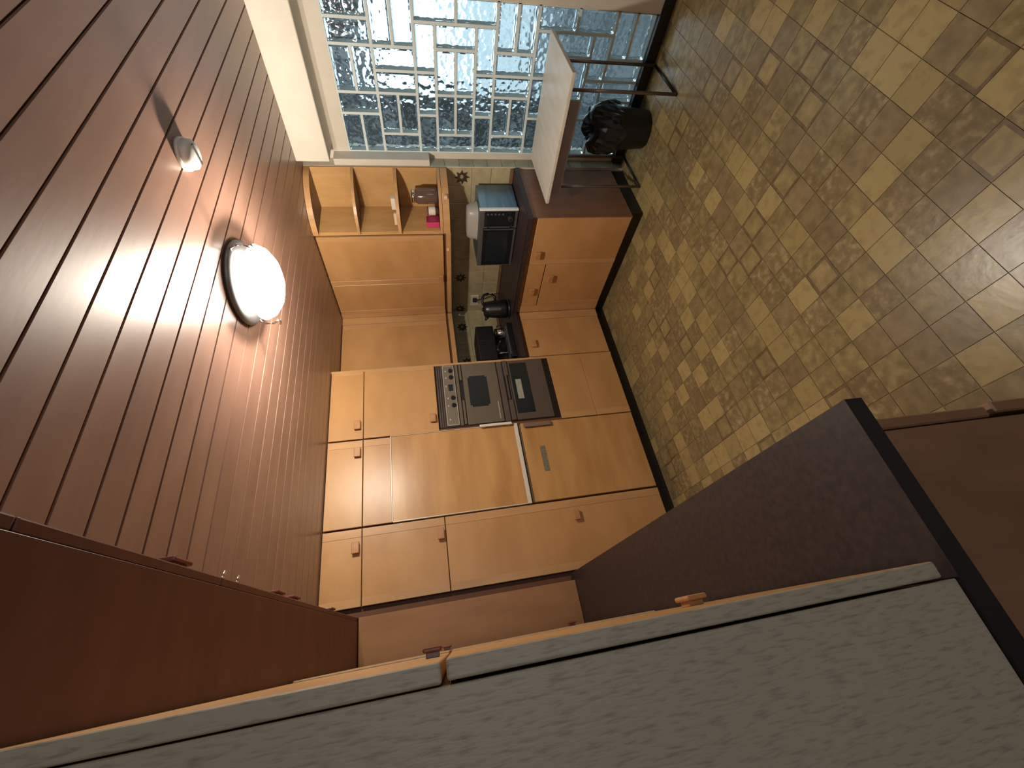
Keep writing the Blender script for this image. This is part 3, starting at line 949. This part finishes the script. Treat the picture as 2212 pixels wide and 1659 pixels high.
box('window_pane', xf - 0.0055, xf - 0.0035, 2.150, 2.450, 0.945, 1.115, 'ovenglass', dr, 0.0005)
bm = bmesh.new()
bm_box(bm, xf - 0.030, xf - 0.022, 2.106, 2.116, 0.915, 1.145, 0.002)
bm_box(bm, xf - 0.024, xf - 0.003, 2.107, 2.114, 0.935, 0.948)
bm_box(bm, xf - 0.024, xf - 0.003, 2.107, 2.114, 1.108, 1.121)
fin('handle', bm, M['chrome'], mw)
# cloudy tub upside down on it
bm = bmesh.new()
zt = z1 + 0.0015
prof = [(0.150, 0.085, 0.0), (0.152, 0.087, 0.006), (0.143, 0.078, 0.010), (0.135, 0.072, 0.060), (0.122, 0.060, 0.080), (0.05, 0.02, 0.084)]
rings = []
for a, b2, z in prof:
    ring = []
    for k in range(32):
        an = 2 * PI * k / 32
        c, s = math.cos(an), math.sin(an)
        ring.append(bm.verts.new((2.780 + b2 * math.copysign(abs(c) ** 0.6, c), 2.145 + a * math.copysign(abs(s) ** 0.6, s), zt + z)))
    rings.append(ring)
for a, b2 in zip(rings, rings[1:]):
    for k in range(32):
        bm.faces.new((a[k], a[(k + 1) % 32], b2[(k + 1) % 32], b2[k]))
bm.faces.new(rings[-1]); bm.faces.new(rings[0][::-1])
bmesh.ops.recalc_face_normals(bm, faces=bm.faces)
tb = fin('food_tub', bm, M['tub'], None, True)
tag(tb, 'cloudy plastic tub lying upside down on top of the microwave', 'tub')

# ------------------------------------------------------------------ kettle
KX, KY = 2.535, 2.90
kt = thing('kettle', (KX, KY, ZW), 'black electric kettle with a grey water gauge, in the worktop corner', 'kettle')
lathe('power_base', KX, KY, [(0.02, ZW + 0.0005), (0.088, ZW + 0.001), (0.090, ZW + 0.014), (0.07, ZW + 0.022), (0.02, ZW + 0.023)], 'black', kt, 28)
lathe('body', KX, KY, [(0.02, ZW + 0.024), (0.082, ZW + 0.025), (0.084, ZW + 0.05), (0.078, ZW + 0.14), (0.068, ZW + 0.215), (0.060, ZW + 0.228), (0.02, ZW + 0.234)], 'black', kt, 28)
lathe('lid_button', KX, KY, [(0.003, ZW + 0.246), (0.014, ZW + 0.245), (0.016, ZW + 0.233)][::-1], 'black', kt, 16)
# gauge faces the viewer
ga = math.atan2(-KY, -KX)
gx, gy = KX + 0.0795 * math.cos(ga), KY + 0.0795 * math.sin(ga)
bm = bmesh.new(); bm_box(bm, -0.011, 0.011, -0.003, 0.003, 0, 0.105, 0.002)
for v in bm.verts:
    c, s = math.cos(ga + PI / 2), math.sin(ga + PI / 2)
    v.co = Vector((gx + v.co.x * c - v.co.y * s, gy + v.co.x * s + v.co.y * c, ZW + 0.085 + v.co.z))
fin('water_gauge', bm, M['greymetal'], kt)
rx, ry = R_.x, R_.y
ln = math.hypot(rx, ry); rx, ry = rx / ln, ry / ln
hp = [(0.040, 0.225), (0.070, 0.238), (0.105, 0.236), (0.132, 0.215), (0.140, 0.180), (0.134, 0.145), (0.112, 0.122), (0.076, 0.118)]
tube('handle', [(KX + rx * a, KY + ry * a, ZW + z) for a, z in hp], 0.0125, 'black', kt)
bm = bmesh.new()
c = Vector((KX - rx * 0.066, KY - ry * 0.066, ZW + 0.205))
bm_tube(bm, [c, c + Vector((-rx * 0.03, -ry * 0.03, 0.018))], [0.020, 0.008], 10)
fin('spout', bm, M['black'], kt, True)

# ------------------------------------------------------------------ coffee machine
cm = thing('coffee_machine', (2.2, 3.05, ZW), 'black coffee machine with silver trim line, next to the oven housing', 'coffee machine')
box('base', 2.03, 2.40, 2.93, 3.20, ZW + 0.001, ZW + 0.045, 'black', cm, 0.006, 2)
box('rear_column', 2.04, 2.385, 3.06, 3.22, ZW + 0.045, ZW + 0.20, 'black', cm, 0.006, 2)
box('head', 2.03, 2.395, 2.955, 3.22, ZW + 0.165, ZW + 0.325, 'black', cm, 0.012, 3)
box('trim_line', 2.230, 2.236, 2.951, 2.957, ZW + 0.175, ZW + 0.305, 'chrome', cm)
lathe('brew_spout', 2.15, 3.0, [(0.02, ZW + 0.125), (0.032, ZW + 0.127), (0.036, ZW + 0.17), (0.01, ZW + 0.172)], 'black', cm, 20)
tube('steam_pipe', [(2.10, 2.98, ZW + 0.17), (2.10, 2.975, ZW + 0.11), (2.095, 2.965, ZW + 0.075)], 0.005, 'chrome', cm)
box('drip_tray', 2.06, 2.37, 2.935, 3.04, ZW + 0.045, ZW + 0.056, 'greymetal', cm, 0.002)
tube('filter_handle', [(2.15, 2.985, ZW + 0.145), (2.16, 2.93, ZW + 0.140), (2.165, 2.885, ZW + 0.135)], [0.008, 0.010, 0.012], 'black', cm)
pt = thing('coffee_pot', (2.375, 2.985, ZW + 0.057), 'small steel pot with black lid on the coffee machine tray', 'pot')
lathe('body', 2.325, 2.985, [(0.01, ZW + 0.0575), (0.042, ZW + 0.058), (0.046, ZW + 0.10), (0.040, ZW + 0.140), (0.01, ZW + 0.141)], 'chrome', pt, 24)
lathe('lid', 2.325, 2.985, [(0.01, ZW + 0.141), (0.042, ZW + 0.142), (0.038, ZW + 0.156), (0.008, ZW + 0.160)], 'black', pt, 24)
tube('handle', [(2.362, 2.972, ZW + 0.13), (2.392, 2.965, ZW + 0.125), (2.396, 2.965, ZW + 0.09), (2.366, 2.972, ZW + 0.075)], 0.006, 'black', pt)

# wall socket by the kettle with its plug
so = thing('wall_socket', (XW, 3.30, 1.13), 'pale double wall socket on the tiles behind the kettle', 'socket')
box('face_plate', XW - 0.012, XW + 0.0005, 3.20, 3.345, 1.085, 1.17, 'trim', so, 0.003)
box('plug', XW - 0.045, XW - 0.012, 3.225, 3.265, 1.11, 1.15, 'black', so, 0.005)
tube('cable', [(XW - 0.03, 3.245, 1.11), (XW - 0.035, 3.22, 1.03), (XW - 0.05, 3.15, 0.95), (XW - 0.09, 3.08, 0.898)], 0.004, 'black', so, 8)

# ------------------------------------------------------------------ things on the open shelves
zb = 1.4685
j = thing('glass_jar', (2.86, 1.99, zb), 'smoky brown glass storage jar with dark lid on the lowest open shelf', 'jar')
lathe('body', 2.862, 1.985, [(0.01, zb + 0.0005), (0.052, zb + 0.001), (0.055, zb + 0.02), (0.055, zb + 0.145), (0.044, zb + 0.165), (0.01, zb + 0.166)], 'jar', j, 28)
lathe('lid', 2.862, 1.985, [(0.01, zb + 0.166), (0.046, zb + 0.167), (0.046, zb + 0.190), (0.01, zb + 0.192)], 'chrome', j, 24)
j = thing('storage_jar', (2.80, 2.03, zb), 'brown stoneware jar wrapped in pale paper, between glass jar and pink box', 'jar')
lathe('body', 2.818, 2.078, [(0.01, zb + 0.0005), (0.030, zb + 0.001), (0.032, zb + 0.085), (0.01, zb + 0.086)], 'jar', j, 20)
lathe('paper_label', 2.818, 2.078, [(0.0327, zb + 0.025), (0.0328, zb + 0.03), (0.0328, zb + 0.070), (0.0327, zb + 0.075)], 'paper', j, 20)
pk = thing('pink_box', (2.76, 2.13, zb), 'bright pink plastic box on the lowest open shelf', 'box')
box('body', 2.725, 2.80, 2.112, 2.158, zb + 0.0005, zb + 0.098, 'pink', pk, 0.006, 2)
box('side_wall', 2.7262, 2.799, 2.1095, 2.1118, zb + 0.004, zb + 0.095, 'pinkd', pk)
za = 1.7755
cn = box('candle', 2.722, 2.745, 2.035, 2.128, za, za + 0.022, 'wax', None, 0.003)
tag(cn, 'cream candle stub lying on the middle open shelf', 'candle')
cb = box('card_box', 2.765, 2.80, 1.94, 2.03, za, za + 0.030, 'paper', None, 0.002)
tag(cb, 'small pale cardboard box on the middle open shelf', 'box')

# ------------------------------------------------------------------ table by the glass wall
tt = thing('folding_table', (2.8, 1.4, 0), 'small white-topped table on brown metal tube legs by the glass block wall', 'table')
box('table_top', 2.500, 3.055, 1.000, 1.795, 0.728, 0.750, 'tabletop', tt, 0.003, 2)
bm = bmesh.new()
bm_box(bm, 2.560, 2.576, 1.17, 1.76, 0.645, 0.728, 0.001)
bm_box(bm, 3.03, 3.045, 1.17, 1.76, 0.645, 0.728, 0.001)
bm.free()
box('apron', 2.560, 2.576, 1.17, 1.76, 0.645, 0.728, 'apron', tt, 0.001)
box('apron', 3.030, 3.045, 1.17, 1.76, 0.645, 0.728, 'apron', tt, 0.001)
for yy in (1.15, 1.768):
    xs = (2.655, 3.035)
    for x in xs:
        tube('leg', [(x, yy, 0.012), (x, yy, 0.35), (x, yy, 0.728)], 0.0100, 'tube', tt, 12)
    tube('foot_bar', [(xs[0] - 0.008, yy, 0.0085), (xs[1], yy, 0.0085)], 0.008, 'black', tt, 12)
    tube('top_bar', [(xs[0], yy, 0.712), (xs[1], yy, 0.712)], 0.010, 'tube', tt, 12)

# ------------------------------------------------------------------ bin with bag
BX, BY = 2.895, 1.485
bn = thing('waste_bin', (BX, BY, 0), 'black round waste bin with a crumpled liner under the table', 'bin')
lathe('bucket', BX, BY, [(0.01, 0.0005), (0.112, 0.001), (0.120, 0.01), (0.138, 0.30), (0.143, 0.305), (0.143, 0.315), (0.02, 0.316)], 'bin', bn, 32)
bm = bmesh.new()
rings = []
random.seed(3)
for i, (r, z) in enumerate(((0.150, 0.225), (0.160, 0.26), (0.160, 0.31), (0.156, 0.36), (0.138, 0.40), (0.10, 0.42), (0.05, 0.40), (0.02, 0.37))):
    ring = []
    for k in range(40):
        a = 2 * PI * k / 40
        wv = 0.007 * math.sin(5 * a + i) + 0.006 * math.sin(11 * a + 2 * i) + random.uniform(-0.004, 0.004)
        rr = r + (wv if i > 0 else wv * 0.8)
        zz = z + 0.014 * math.sin(3 * a + 0.7) + random.uniform(-0.006, 0.006) + (0.02 * math.sin(7 * a) if i == 0 else 0)
        ring.append(bm.verts.new((BX + rr * math.cos(a), BY + rr * math.sin(a), zz)))
    rings.append(ring)
for a, b2 in zip(rings, rings[1:]):
    for k in range(40):
        bm.faces.new((a[k], a[(k + 1) % 40], b2[(k + 1) % 40], b2[k]))
bm.faces.new(rings[-1])
bmesh.ops.recalc_face_normals(bm, faces=bm.faces)
fin('bin_liner', bm, M['bag'], bn, False)
